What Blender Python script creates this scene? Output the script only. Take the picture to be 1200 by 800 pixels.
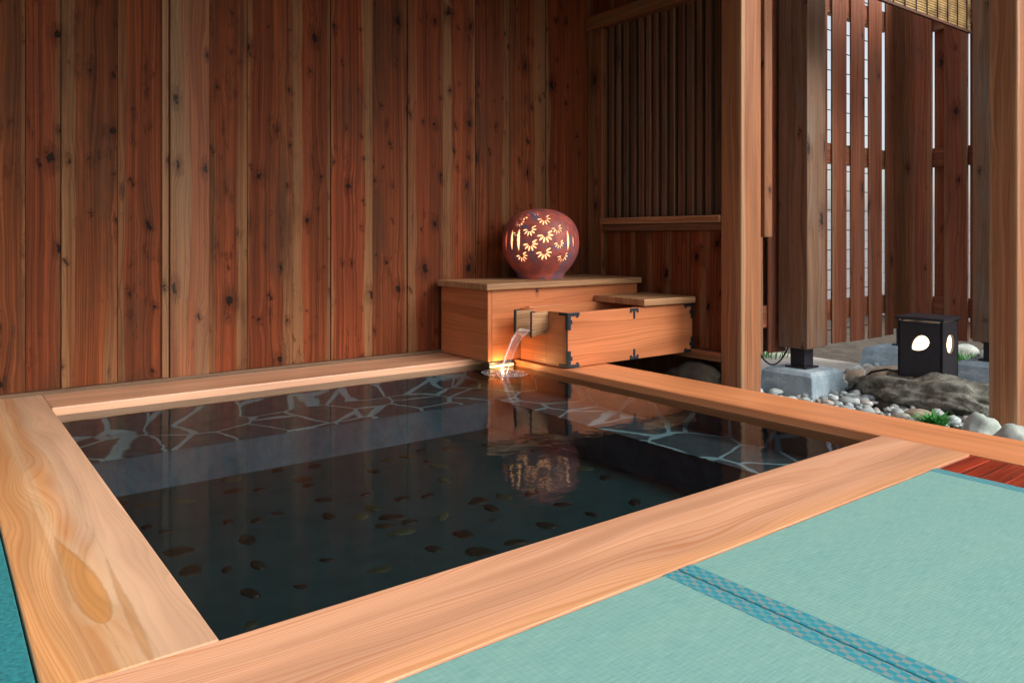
import bpy, bmesh, math, random
from mathutils import Vector, Matrix, noise
R = math.radians
U = 0.55                       # metres per layout unit (camera height above the bath rim)
for o in list(bpy.data.objects): bpy.data.objects.remove(o)
S = bpy.context.scene
COL = S.collection

# ------------------------------------------------------------------ camera
cd = bpy.data.cameras.new('camera'); cam = bpy.data.objects.new('camera', cd); COL.objects.link(cam)
cam.location = (0, 0, U); cam.rotation_euler = (R(90), 0, R(-37.25))
cd.sensor_width = 36; cd.lens = 27.03; cd.shift_y = -0.1017; cd.clip_end = 500; cd.clip_start = 0.02
S.camera = cam

# ------------------------------------------------------------------ light
SUN_EL, SUN_AZ = R(38), R(-62)         # azimuth measured from +X towards +Y
w = bpy.data.worlds.new('World'); S.world = w; w.use_nodes = True
nt = w.node_tree; bg = nt.nodes['Background']
sky = nt.nodes.new('ShaderNodeTexSky'); sky.sky_type = 'NISHITA'; sky.sun_disc = False
sky.sun_elevation = SUN_EL; sky.sun_rotation = R(90) - SUN_AZ
sky.air_density = 1.0; sky.dust_density = 3.0; sky.ozone_density = 1.0
hs_ = nt.nodes.new('ShaderNodeHueSaturation'); hs_.inputs['Saturation'].default_value = .38   # thin white overcast
nt.links.new(sky.outputs[0], hs_.inputs['Color']); nt.links.new(hs_.outputs[0], bg.inputs[0]); bg.inputs[1].default_value = 0.15
sl = bpy.data.lights.new('sun', 'SUN'); so = bpy.data.objects.new('sun', sl); COL.objects.link(so)
sl.energy = 1.8; sl.angle = R(40); sl.color = (1, .93, .85)
sd = Vector((math.cos(SUN_EL)*math.cos(SUN_AZ), math.cos(SUN_EL)*math.sin(SUN_AZ), math.sin(SUN_EL)))
so.rotation_euler = sd.to_track_quat('Z', 'Y').to_euler()
S.view_settings.view_transform = 'Standard'; S.view_settings.look = 'None'
S.view_settings.gamma = 1; S.view_settings.exposure = 0.6
S.render.engine = 'CYCLES'
S.cycles.transparent_max_bounces = 16; S.cycles.max_bounces = 8; S.cycles.diffuse_bounces = 5

# ------------------------------------------------------------------ node helper
class NT:
    def __init__(s, name):
        s.m = bpy.data.materials.new(name); s.m.use_nodes = True
        s.t = s.m.node_tree; s.n = s.t.nodes; s.b = s.n['Principled BSDF']; s.out = s.n['Material Output']
    def put(s, sock, v):
        if isinstance(v, bpy.types.NodeSocket): s.t.links.new(v, sock)
        elif v is not None:
            if sock.type == 'RGBA' and len(v) == 3: v = (*v, 1)
            sock.default_value = v
    def math(s, op, a, b=None, c=None, clamp=False):
        n = s.n.new('ShaderNodeMath'); n.operation = op; n.use_clamp = clamp
        s.put(n.inputs[0], a)
        if b is not None: s.put(n.inputs[1], b)
        if c is not None: s.put(n.inputs[2], c)
        return n.outputs[0]
    def mr(s, v, a, b, c=0., d=1., smooth=True):
        n = s.n.new('ShaderNodeMapRange'); n.interpolation_type = 'SMOOTHSTEP' if smooth else 'LINEAR'
        s.put(n.inputs[0], v)
        for i, x in enumerate((a, b, c, d)): s.put(n.inputs[i+1], x)
        return n.outputs[0]
    def mix(s, f, a, b, mode='MIX'):
        n = s.n.new('ShaderNodeMix'); n.data_type = 'RGBA'; n.blend_type = mode
        s.put(n.inputs[0], f); s.put(n.inputs[6], a); s.put(n.inputs[7], b); return n.outputs[2]
    def uv(s, name):
        n = s.n.new('ShaderNodeUVMap'); n.uv_map = name; return n.outputs[0]
    def obj(s): return s.n.new('ShaderNodeTexCoord').outputs['Object']
    def sep(s, v):
        n = s.n.new('ShaderNodeSeparateXYZ'); s.put(n.inputs[0], v); return n.outputs
    def comb(s, x=0., y=0., z=0.):
        n = s.n.new('ShaderNodeCombineXYZ')
        for i, v in enumerate((x, y, z)): s.put(n.inputs[i], v)
        return n.outputs[0]
    def noise(s, v, scale=1., detail=3., rough=.55, dist=0.):
        n = s.n.new('ShaderNodeTexNoise'); s.put(n.inputs['Vector'], v)
        n.inputs['Scale'].default_value = scale; n.inputs['Detail'].default_value = detail
        n.inputs['Roughness'].default_value = rough; n.inputs['Distortion'].default_value = dist
        return n.outputs['Fac']
    def vor(s, v, scale=1., feat='F1', dim='3D', rnd=1.):
        n = s.n.new('ShaderNodeTexVoronoi'); n.feature = feat; n.voronoi_dimensions = dim
        s.put(n.inputs['Vector'], v); n.inputs['Scale'].default_value = scale
        n.inputs['Randomness'].default_value = rnd; return n
    def white(s, v):
        n = s.n.new('ShaderNodeTexWhiteNoise'); n.noise_dimensions = '1D'; s.put(n.inputs['W'], v); return n.outputs[0]
    def bump(s, h, strength=.3, dist=.002):
        n = s.n.new('ShaderNodeBump'); n.inputs['Strength'].default_value = strength
        n.inputs['Distance'].default_value = dist; s.put(n.inputs['Height'], h)
        s.t.links.new(n.outputs[0], s.b.inputs['Normal']); return n.outputs[0]
    def fin(s, col, rough=.5, spec=None, metal=None):
        s.put(s.b.inputs['Base Color'], col); s.put(s.b.inputs['Roughness'], rough)
        if spec is not None: s.b.inputs['Specular IOR Level'].default_value = spec
        if metal is not None: s.b.inputs['Metallic'].default_value = metal
        return s.m

def wood(name, early, late, sap=None, sapw=.0, period=.012, knots=.0, kx=6., ky=3.2, knotcol=(.02,.009,.006),
         grey=None, greyamt=0., vary=.35, rough=.5, warps=(), drift=.03, bump=.25, contrast=1., huevar=None, wax=0., streak=.35, drop=None, side=None, bend=.011, fibre=200., spec=.4, lines=.4, lp=.008, fa=1., blotch=0., small=0.):
    """Sawn timber: growth rings bent round knots, fine fibre, sapwood along board edges."""
    k = NT(name)
    uv = k.sep(k.uv('UVMap')); sd_ = k.sep(k.uv('Seed'))
    u, v, seed, t = uv[0], uv[1], sd_[0], sd_[1]
    r1 = k.white(seed); r2 = k.white(k.math('ADD', seed, 7.7)); r3 = k.white(k.math('ADD', seed, 3.3))
    so_ = k.math('MULTIPLY', seed, 9.17)
    U_ = k.math('ADD', u, so_); V_ = k.math('ADD', v, k.math('MULTIPLY', seed, 4.31))
    P = k.comb(k.math('MULTIPLY', U_, 7.), k.math('MULTIPLY', V_, 1.1), seed)
    n1 = k.noise(P, 1., 2., .5)
    f = k.math('ADD', U_, k.math('MULTIPLY', k.math('SUBTRACT', n1, .5), drift*4))
    kmask = None; bend_ = bend
    if knots > 0:
        jit = k.noise(k.comb(k.math('MULTIPLY', U_, 40), k.math('MULTIPLY', V_, 40), seed), 1., 2., .6)
        kp = k.comb(k.math('ADD', k.math('MULTIPLY', U_, kx), k.math('MULTIPLY', jit, .22)),
                    k.math('ADD', k.math('MULTIPLY', V_, ky), k.math('MULTIPLY', jit, -.20)), 0.)
        vo = k.vor(kp, 1., 'F1', '2D'); d = vo.outputs['Distance']
        cs = k.n.new('ShaderNodeSeparateColor'); k.put(cs.inputs[0], vo.outputs['Color'])
        on = k.math('LESS_THAN', cs.outputs[0], knots)
        size = k.mr(k.math('POWER', cs.outputs[1], 2.), 0, 1, .035, .12, False)
        kmask = k.math('MULTIPLY', on, k.mr(d, k.math('MULTIPLY', size, .55), size, 1., 0.))
        halo = k.math('MULTIPLY', on, k.mr(d, size, k.math('MULTIPLY', size, 3.2), 1., 0.))
        if small:
            v2 = k.vor(k.comb(k.math('ADD', k.math('MULTIPLY', U_, kx*1.9), k.math('MULTIPLY', jit, .5)), k.math('ADD', k.math('MULTIPLY', V_, ky*1.7), k.math('MULTIPLY', jit, -.5)), 0.), 1., 'F1', '2D')
            c2_ = k.n.new('ShaderNodeSeparateColor'); k.put(c2_.inputs[0], v2.outputs['Color']); on2 = k.math('LESS_THAN', c2_.outputs[0], small)
            sz2 = k.mr(c2_.outputs[1], 0, 1, .04, .11, False)
            kmask = k.math('MAXIMUM', kmask, k.math('MULTIPLY', on2, k.mr(v2.outputs['Distance'], k.math('MULTIPLY', sz2, .5), sz2, .85, 0.)))
            halo = k.math('MAXIMUM', halo, k.math('MULTIPLY', on2, k.mr(v2.outputs['Distance'], sz2, k.math('MULTIPLY', sz2, 3.), .8, 0.)))
        bend = k.math('MULTIPLY', on, k.mr(d, 0., .42, 1., 0.))
        f = k.math('ADD', f, k.math('MULTIPLY', bend, k.math('SUBTRACT', bend_, k.math('MULTIPLY', k.math('LESS_THAN', cs.outputs[2], .5), bend_*2))))
    for (u0, v0, a, b, amp) in warps:
        du = k.math('DIVIDE', k.math('SUBTRACT', u, u0), a); dv = k.math('DIVIDE', k.math('SUBTRACT', v, v0), b)
        g = k.math('EXPONENT', k.math('MULTIPLY', k.math('ADD', k.math('MULTIPLY', du, du), k.math('MULTIPLY', dv, dv)), -1.))
        f = k.math('ADD', f, k.math('MULTIPLY', g, amp))
    # uneven ring spacing
    ringn = k.noise(k.comb(k.math('MULTIPLY', f, 1./period), k.math('MULTIPLY', V_, .25), seed), 1., 2.5, .6)
    ring = k.mr(ringn, .5-.16/contrast, .5+.16/contrast, 0., 1.)
    # thin dark latewood lines, spacing drifting across the board
    ln_ = k.noise(k.comb(k.math('MULTIPLY', f, 22.), k.math('MULTIPLY', V_, .35), k.math('ADD', seed, 9.)), 1., 1., .5)
    saw = k.math('FRACT', k.math('ADD', k.math('MULTIPLY', f, 1./lp), k.math('MULTIPLY', ln_, 5.)))
    late_l = k.math('MULTIPLY', k.mr(saw, .35, .88), k.mr(saw, .92, 1., 1., 0.))
    late_l = k.math('MULTIPLY', late_l, k.mr(ln_, .3, .6, .35, 1.))
    ring = k.math('ADD', k.math('MULTIPLY', ring, 1.-lines), k.math('MULTIPLY', late_l, lines))
    fib = k.noise(k.comb(k.math('MULTIPLY', U_, fibre), k.math('MULTIPLY', V_, 3.), seed), 1., 3., .65)
    col = k.mix(ring, early, late)
    st_ = k.noise(k.comb(k.math('MULTIPLY', f, 130.), k.math('MULTIPLY', V_, 1.2), k.math('ADD', seed, 1.)), 1., 3., .7)
    sv = k.mr(st_, .3, .7, 1.-streak, 1.+streak*.7, False)
    col = k.mix(1., col, k.comb(sv, sv, sv), 'MULTIPLY')
    if side is not None:
        sc, t0, t1, amt = side
        wn_ = k.noise(k.comb(k.math('MULTIPLY', f, 30.), k.math('MULTIPLY', V_, 1.5), 3.), 1., 3., .6)
        col = k.mix(k.math('MULTIPLY', k.mr(k.math('ADD', t, k.math('MULTIPLY', k.math('SUBTRACT', wn_, .5), .5)), t0, t1), amt), col, k.mix(ring, sc, tuple(c*.82 for c in sc)))
    for (u0, v0, L, hw, slant, dc, amt_) in (drop or ()):
        s1 = k.math('DIVIDE', k.math('SUBTRACT', v, v0), L, clamp=True)
        wd = k.math('MULTIPLY', k.math('MULTIPLY', k.math('SQRT', s1), k.math('POWER', k.math('SUBTRACT', 1., s1), 1.15)), hw*2.1)
        ed_ = k.noise(k.comb(k.math('MULTIPLY', u, 60.), k.math('MULTIPLY', v, 25.), 1.), 1., 3., .6)
        uc = k.math('ADD', k.math('MULTIPLY', s1, slant), k.math('MULTIPLY', k.math('SUBTRACT', n1, .5), .03))
        du_ = k.math('ABSOLUTE', k.math('SUBTRACT', k.math('SUBTRACT', u, u0), uc))
        e_ = k.math('ADD', k.math('SUBTRACT', du_, wd), k.math('MULTIPLY', k.math('SUBTRACT', ed_, .5), .008))
        col = k.mix(k.mr(e_, .0, .022, .45*amt_, 0.), col, (.88,.64,.40))
        col = k.mix(k.math('MULTIPLY', k.mr(e_, -.004, .0025, 1., 0.), amt_), col, k.mix(k.math('MAXIMUM', k.mr(e_, -.007, 0., 0., 1.), k.math('MULTIPLY', late_l, .4)), dc, tuple(c*.68 for c in dc)))
    if huevar is not None:
        col = k.mix(k.math('MULTIPLY', r2, .8), col, k.mix(1., col, huevar, 'MULTIPLY'))
    big = k.noise(k.comb(k.math('MULTIPLY', f, 14.), k.math('MULTIPLY', V_, .9), k.math('ADD', seed, 5.)), 1., 2., .6)
    col = k.mix(k.mr(big, .35, .68, 0., .55), col, k.mix(1., col, (.55, .5, .48), 'MULTIPLY'))
    if sap is not None:
        edge = k.math('ABSOLUTE', k.math('SUBTRACT', t, k.mr(r3, 0, 1, .25, .75, False)))
        wv = k.noise(k.comb(k.math('MULTIPLY', V_, 1.6), seed, 0.), 1., 2., .5)
        th = k.math('ADD', k.mr(r1, 0, 1, .62, .62-sapw, False), k.math('MULTIPLY', k.math('SUBTRACT', wv, .5), .35))
        sm = k.mr(k.math('SUBTRACT', edge, th), -.015, .02)
        col = k.mix(k.math('MULTIPLY', sm, .85), col, k.mix(ring, sap, tuple(c*.6 for c in sap)))
    if grey is not None:
        gn = k.noise(k.comb(k.math('MULTIPLY', U_, 5.), k.math('MULTIPLY', V_, 1.3), k.math('ADD', seed, 2.)), 1., 4., .65)
        col = k.mix(k.mr(gn, .62-greyamt*.4, .8-greyamt*.3, 0., .75), col, k.mix(ring, grey, tuple(c*.6 for c in grey)))
    if blotch:
        b1 = k.noise(k.comb(k.math('MULTIPLY', U_, 22.), k.math('MULTIPLY', V_, 7.), k.math('ADD', seed, 6.)), 1., 5., .7)
        col = k.mix(k.math('MULTIPLY', k.mr(b1, .56, .72), blotch), col, k.mix(1., col, (.32, .27, .26), 'MULTIPLY'))
    if kmask is not None:
        col = k.mix(k.math('MULTIPLY', halo, .55), col, k.mix(1., col, (.38, .3, .28), 'MULTIPLY'))
        col = k.mix(k.math('MULTIPLY', kmask, .92), col, knotcol)
    br = k.math('MULTIPLY', k.math('ADD', 1.-vary*.5, k.math('MULTIPLY', r1, vary)), k.mr(fib, .25, .75, 1-.2*fa, 1+.14*fa, False))
    col = k.mix(1., col, k.comb(br, br, br), 'MULTIPLY')
    k.bump(k.math('ADD', k.math('MULTIPLY', fib, .6), k.math('MULTIPLY', ring, .4)), bump, .0015)
    rg = k.mr(k.math('ADD', fib, k.math('MULTIPLY', ring, .3)), .2, 1.1, rough-.08, rough+.12, False)
    if wax: k.b.inputs['Coat Weight'].default_value = wax; k.b.inputs['Coat Roughness'].default_value = .3
    return k.fin(col, rg, spec)

def stone(name, c1, c2, scale=8., rough=.8, bump=.4, seeded=False, palette=None, c3=None):
    k = NT(name)
    p = k.obj()
    n = k.noise(p, scale, 6., .65, .4); fn = k.noise(p, scale*9, 4., .7)
    col = k.mix(k.mr(n, .35, .65), c1, c2)
    if c3: col = k.mix(k.mr(k.noise(p, scale*.6, 4., .7, 1.5), .5, .7), col, c3)
    if palette:
        r = k.white(k.sep(k.uv('Seed'))[0]); rp = k.n.new('ShaderNodeValToRGB'); k.put(rp.inputs[0], r)
        rp.color_ramp.interpolation = 'CONSTANT'
        e = rp.color_ramp.elements
        for i, c in enumerate(palette):
            q = e[i] if i < 2 else e.new(i/len(palette))
            q.position = i/len(palette); q.color = (*c, 1)
        col = k.mix(k.mr(n, .2, .8, 0., .35), rp.outputs[0], c1)
    col = k.mix(1., col, k.comb(*[k.mr(fn, .2, .8, .75, 1.2, False)]*3), 'MULTIPLY')
    k.bump(k.math('ADD', n, k.math('MULTIPLY', fn, .3)), bump, .01)
    return k.fin(col, rough, .35)

def plain(name, c, rough=.5, metal=0., nv=.2, scale=30., spec=.4):
    k = NT(name); n = k.noise(k.obj(), scale, 4., .6)
    return k.fin(k.mix(1., c, k.comb(*[k.mr(n, .25, .75, 1-nv, 1+nv, False)]*3), 'MULTIPLY'), k.mr(n, .2, .8, rough-.08, rough+.1, False), spec, metal)

def emit(name, c, st):
    k = NT(name); k.b.inputs['Emission Color'].default_value = (*c, 1); k.b.inputs['Emission Strength'].default_value = st
    return k.fin(c, .6)

# ------------------------------------------------------------------ mesh builder
_seed = [0.]
def nseed(): _seed[0] += 1.; return _seed[0]
class MB:
    def __init__(s): s.v = []; s.f = []; s.uv = []; s.sd = []; s.sm = []
    def poly(s, verts, faces, axis=2, seed=None, smooth=False, M=None):
        """verts in metres; uv: v runs along `axis`, u across; t = position across the board."""
        seed = nseed() if seed is None else seed
        b = len(s.v)
        lo = [min(p[i] for p in verts) for i in range(3)]; hi = [max(p[i] for p in verts) for i in range(3)]
        oth = [i for i in range(3) if i != axis]
        for f in faces:
            pts = [Vector(verts[i]) for i in f]
            n = (pts[1]-pts[0]).cross(pts[2]-pts[1]); an = [abs(c) for c in n]
            if an[axis] > max(an[oth[0]], an[oth[1]])*1.01: ua, va = oth
            else:
                ua = oth[1] if an[oth[0]] > an[oth[1]] else oth[0]; va = axis
            s.f.append([b+i for i in f]); s.sm.append(smooth)
            s.uv.append([(p[ua], p[va]) for p in pts])
            w_ = max(hi[ua]-lo[ua], 1e-6)
            s.sd.append([(seed, (p[ua]-lo[ua])/w_) for p in pts])
        if M is not None: verts = [M @ Vector(p) for p in verts]
        s.v += [tuple(p) for p in verts]
        return s
    def box(s, x0, x1, y0, y1, z0, z1, axis=2, seed=None, M=None, unit=U):
        x0, x1, y0, y1, z0, z1 = [c*unit for c in (x0, x1, y0, y1, z0, z1)]
        vs = [(x0,y0,z0),(x1,y0,z0),(x1,y1,z0),(x0,y1,z0),(x0,y0,z1),(x1,y0,z1),(x1,y1,z1),(x0,y1,z1)]
        fs = [(0,3,2,1),(4,5,6,7),(0,1,5,4),(1,2,6,5),(2,3,7,6),(3,0,4,7)]
        return s.poly(vs, fs, axis, seed, False, M)
    def rock(s, c, size, seed, sub=2, rough=.22, M=None, freq=1.6, flat=0., smooth=True):
        bm = bmesh.new(); bmesh.ops.create_icosphere(bm, subdivisions=sub, radius=1.)
        off = Vector((seed*3.1, seed*1.7, seed*.9)); vs = []
        for q in bm.verts:
            p = q.co.normalized()
            d = 1 + rough*noise.noise(p*freq+off)*1.6 + rough*.5*noise.noise(p*freq*2.7+off)
            if sub > 3: d += rough*.3*noise.noise(p*freq*7+off)+rough*.12*noise.noise(p*freq*18+off)
            p = p*d
            if flat: p.z = max(p.z, -flat)
            vs.append(Vector((p.x*size[0], p.y*size[1], p.z*size[2])))
        rz = Matrix.Rotation(seed*2.3, 3, 'Z') if M is None else M
        vs = [rz @ p + Vector(c) for p in vs]
        fs = [[v.index for v in f.verts] for f in bm.faces]; bm.free()
        return s.poly([tuple(p) for p in vs], fs, 2, seed, smooth)
    def tube(s, pts, r, seg=8, seed=None, closed_ends=True):
        pts = [Vector(p) for p in pts]; vs = []; fs = []
        for i, p in enumerate(pts):
            t = (pts[min(i+1, len(pts)-1)] - pts[max(i-1, 0)]).normalized()
            a = t.cross(Vector((0,0,1)));
            if a.length < .01: a = Vector((1,0,0))
            a.normalize(); b = t.cross(a); rr = r[i] if isinstance(r, (list, tuple)) else r
            for k_ in range(seg):
                th = 2*math.pi*k_/seg; vs.append(tuple(p + a*math.cos(th)*rr + b*math.sin(th)*rr))
        for i in range(len(pts)-1):
            for k_ in range(seg):
                k2 = (k_+1) % seg; fs.append((i*seg+k_, i*seg+k2, (i+1)*seg+k2, (i+1)*seg+k_))
        if closed_ends: fs.append(tuple(reversed(range(seg)))); fs.append(tuple(range((len(pts)-1)*seg, len(pts)*seg)))
        return s.poly(vs, fs, 2, seed, True)
    def build(s, name, mat, parent=None, bevel=0., loc=None, rot=None, seg=2):
        me = bpy.data.meshes.new(name); me.from_pydata(s.v, [], s.f)
        l1 = me.uv_layers.new(name='UVMap'); l2 = me.uv_layers.new(name='Seed'); i = 0
        for a, b in zip(s.uv, s.sd):
            for p, q in zip(a, b): l1.data[i].uv = p; l2.data[i].uv = q; i += 1
        for p, sm in zip(me.polygons, s.sm): p.use_smooth = sm
        me.materials.append(mat); me.update()
        o = bpy.data.objects.new(name, me); COL.objects.link(o)
        if parent is not None:
            o.parent = parent; o.matrix_parent_inverse = Matrix.Identity(4)
            # children are built in world space: shift them into the parent's frame
            me.transform(parent.matrix_basis.inverted())
        elif loc is not None:
            me.transform(Matrix.Translation(-Vector(loc))); o.location = loc
        if bevel:
            m = o.modifiers.new('bevel', 'BEVEL'); m.width = bevel; m.segments = seg; m.limit_method = 'ANGLE'; m.angle_limit = R(40)
            m.use_clamp_overlap = True
        return o
def tag(o, label=None, cat=None, group=None, kind=None):
    for k_, v_ in (('label', label), ('category', cat), ('group', group), ('kind', kind)):
        if v_: o[k_] = v_
    return o
def thing(name, label, cat, loc=(0,0,0), group=None, unit=U):
    o = bpy.data.objects.new(name, None); COL.objects.link(o)
    o.location = [c*unit for c in loc]; o.empty_display_size = .1
    o.matrix_basis = Matrix.Translation(o.location)
    return tag(o, label, cat, group)
def at(*c): return tuple(x*U for x in c)

# ------------------------------------------------------------------ materials
M_wall = wood('stained_cedar', (.275,.060,.019), (.12,.026,.010), sap=(.26,.125,.055), sapw=.30, period=.010, knots=.66,
              kx=6.4, ky=4.0, knotcol=(.008,.004,.003), grey=(.095,.038,.017), greyamt=.36, vary=.35, rough=.6, huevar=(.88,1.2,1.1), drift=.014, streak=.42, bend=.010, spec=.12, blotch=.75, lines=.35, small=.34)
M_walltrim = wood('weathered_cedar', (.31,.135,.055), (.19,.068,.027), sap=(.36,.10,.036), sapw=.3, period=.013, knots=.4,
              grey=(.20,.13,.08), greyamt=.3, vary=.3, rough=.55, blotch=.5)
M_heart = wood('heartwood_batten', (.34,.115,.045), (.24,.062,.022), sap=(.30,.165,.08), sapw=.5, period=.013, knots=.45, kx=9, ky=4, vary=.1, rough=.55, blotch=.4, spec=.25)
M_dark = wood('dark_stained_cedar', (.24,.085,.042), (.12,.042,.022), sap=(.22,.13,.07), sapw=.3, period=.012, knots=.3,
              grey=(.15,.10,.065), greyamt=.25, vary=.7, rough=.55, huevar=(.8,1.2,1.2), blotch=.4)
M_fence = wood('fence_cedar', (.44,.15,.072), (.26,.078,.038), sap=(.40,.22,.12), sapw=.25, period=.012, knots=.4, kx=7, ky=3.5,
              grey=(.24,.14,.10), greyamt=.22, vary=.5, rough=.6, blotch=.5)
M_post = wood('post_cedar', (.46,.195,.085), (.31,.105,.04), sap=(.48,.27,.14), sapw=.35, period=.016, knots=.2, kx=5, ky=2,
              grey=(.26,.17,.11), greyamt=.15, vary=.2, rough=.55, blotch=.15, fa=.6)
M_greypost = wood('grey_post_cedar', (.29,.165,.095), (.165,.085,.048), sap=(.28,.13,.07), sapw=.25, period=.014, knots=.35, kx=6, ky=2.6,
              grey=(.24,.19,.15), greyamt=.40, vary=.2, rough=.65, blotch=.4)
M_box = wood('orange_cypress', (.66,.25,.10), (.50,.165,.055), period=.02, knots=.05, kx=3, ky=6, vary=.15, rough=.42, drift=.02, contrast=.7,
              huevar=(1.05,.9,.85), streak=.1, lines=.6, lp=.010, fa=.5, blotch=.1)
M_boxtop = wood('pale_cypress_board', (.52,.29,.14), (.34,.165,.075), period=.012, knots=.08, vary=.15, rough=.5, lines=.6, lp=.009, blotch=.35)
M_rim_l = wood('golden_cypress', (.86,.46,.20), (.68,.26,.08), period=.03, vary=.04, rough=.34, drift=.036, contrast=.6, bump=.10, streak=.05, fa=.35, lines=.55, lp=.011,
               warps=((.199,1.40,.050,.24,.055),(.300,1.32,.03,.35,.02),(.185,2.0,.055,.16,.04),(.24,2.60,.05,.12,.03)), wax=.15, blotch=.08,
               drop=((.199,1.225,.42,.031,-.012,(.74,.33,.095),.85),(.228,1.06,.46,.010,.014,(.66,.31,.11),.6),(.165,1.30,.7,.008,.01,(.70,.30,.09),.4)), side=((.85,.53,.34), .38, .66, .9))
M_rim_f = wood('pink_cypress', (.84,.47,.29), (.66,.26,.11), period=.03, vary=.04, rough=.34, drift=.035, contrast=.6, bump=.10, streak=.05, fa=.35, lines=.65, lp=.0075,
               warps=((.93,.75,.02,.16,.015),(1.0,1.6,.03,.25,.015)), wax=.15, side=((.80,.37,.155), .30, .0, .7), knots=.06, kx=4, ky=3, knotcol=(.3,.12,.06), bend=.01, blotch=.08)
M_rim_r = wood('orange_rim_cypress', (.82,.34,.145), (.64,.19,.06), period=.03, vary=.06, rough=.34, drift=.02, contrast=.6, bump=.10, wax=.15, streak=.08, fa=.35, lines=.6, lp=.008, blotch=.1)
M_rim_b = wood('pale_rim_cypress', (.84,.49,.31), (.70,.31,.15), period=.03, vary=.05, rough=.35, drift=.015, contrast=.6, bump=.10, wax=.15, streak=.06, fa=.35, lines=.6, lp=.008)
M_red = wood('red_lacquered_boards', (.46,.050,.014), (.10,.008,.004), period=.012, knots=.5, kx=7, ky=6, vary=.3, rough=.3, knotcol=(.02,.004,.003), blotch=.6)
M_iron = plain('dark_iron', (.03,.045,.06), .42, .6, .3)
M_black = plain('black_coated_steel', (.022,.022,.030), .45, 0., .2)
M_cable = plain('black_rubber', (.012,.012,.014), .5)
M_conc = stone('cast_concrete', (.46,.58,.64), (.30,.41,.48), 9., .85, .25, c3=(.58,.68,.72))
M_rock = stone('dark_boulder', (.12,.12,.095), (.33,.335,.28), 13., .8, 1., c3=(.045,.042,.032))
M_pale = stone('pale_river_boulder', (.42,.48,.43), (.56,.60,.54), 7., .7, .35, c3=(.33,.42,.39))
M_tan = stone('tan_river_rock', (.30,.24,.18), (.44,.37,.29), 9., .75, .5)
M_peb = stone('river_pebbles', (.5,.56,.57), (.5,.5,.5), 24., .65, .3,
              palette=((.66,.74,.73),(.26,.31,.32),(.50,.62,.63),(.78,.80,.76),(.34,.27,.20),(.40,.47,.45),(.16,.21,.23),(.58,.68,.67),(.52,.47,.40),(.72,.78,.78)))
M_slab = stone('pale_concrete_ground', (.60,.54,.46), (.50,.46,.40), 4., .9, .2)
M_soil = stone('dark_soil', (.07,.055,.04), (.12,.10,.075), 12., .95, .8)
M_found = stone('foundation_concrete', (.18,.17,.16), (.12,.115,.11), 5., .9, .3)
# ------------------------------------------------------------------ setting: ground, foundations
def sheet(name, x0, x1, y0, y1, z, mat):
    mb = MB(); mb.poly([at(x0,y0,z), at(x1,y0,z), at(x1,y1,z), at(x0,y1,z)], [(0,1,2,3)], 1)
    return tag(mb.build(name, mat), kind='structure')
sheet('ground', -150, 150, -150, 150, -.50, M_soil)
sheet('path', 5.9, 8.75, 4.5, 12, -.485, M_slab)
GZ = -.48

# ------------------------------------------------------------------ the bath
bath = thing('bath', 'square sunken bath with broad pale cypress rim boards and dark stone bottom', 'bath', (2.2, 3.6, 0))
MB().box(.20, .58, 1.962, 5.70, -.10, 0, 1).build('rim_board', M_rim_l, bath, .004)['label'] = 'left rim board of golden timber with a teardrop figure'
MB().box(.20, 3.838, 1.55, 1.96, -.10, 0, 0).build('rim_board', M_rim_f, bath, .0012)['label'] = 'wide pinkish front rim board'
MB().box(3.84, 4.30, -1.2, 5.70, -.10, -.002, 1).build('rim_board', M_rim_r, bath, .004)['label'] = 'orange right rim board running out of the picture'
MB().box(.582, 3.838, 5.237, 5.70, -.10, -.002, 0).build('rim_board', M_rim_b, bath, .004)['label'] = 'pale back rim board below the plank wall'
# stone lining
k = NT('dark_stone_floor'); n_ = k.noise(k.obj(), 14., 5., .6)
M_floor = k.fin(k.mix(k.mr(n_, .3, .7), (.011,.029,.031), (.018,.041,.043)), .7); k.bump(n_, .3, .004)
def flag_mat(name, mortar, s1, s2, scale):
    k = NT(name); p = k.obj()
    wob = k.noise(p, 6., 3., .6); q = k.sep(p)
    pp = k.comb(k.math('ADD', q[0], k.math('MULTIPLY', wob, .06)), k.math('ADD', q[1], k.math('MULTIPLY', wob, .05)), k.math('ADD', q[2], .31))
    e = k.vor(pp, scale, 'DISTANCE_TO_EDGE').outputs['Distance']
    wn = k.noise(p, 9., 2., .5)
    m = k.mr(k.math('SUBTRACT', e, k.mr(wn, .3, .7, .0, .022)), .010, .034, 1., 0.)
    cc = k.vor(pp, scale).outputs['Color']; cs = k.n.new('ShaderNodeSeparateColor'); k.put(cs.inputs[0], cc)
    n = k.noise(p, 20., 5., .65)
    st = k.mix(cs.outputs[0], s1, s2); st = k.mix(1., st, k.comb(*[k.mr(n, .2, .8, .6, 1.4)]*3), 'MULTIPLY')
    k.bump(k.math('ADD', k.math('MULTIPLY', m, -1.), k.math('MULTIPLY', n, .3)), .5, .01)
    return k.fin(k.mix(m, st, mortar), .7)
M_flag = flag_mat('crazy_paving_stone', (.30,.40,.43), (.045,.062,.075), (.085,.085,.09), 5.2)
M_riser = stone('grey_slate_riser', (.15,.185,.225), (.095,.12,.15), 3., .7, .3)
tw = MB()
FZ, BZ = -.42, -.205
tw.box(.30, .584, 1.80, 5.30, GZ, -.101); tw.box(.30, 3.90, 1.70, 1.964, GZ, -.102)
tw.box(3.836, 4.27, 1.30, 5.60, GZ, -.1015); tw.box(.5, 3.95, 5.233, 5.68, GZ, -.1025)
tw.build('tub_wall', M_flag, bath)
MB().box(.52, 3.9, 1.9, 5.3, GZ, FZ).build('tub_floor', M_floor, bath)
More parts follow.
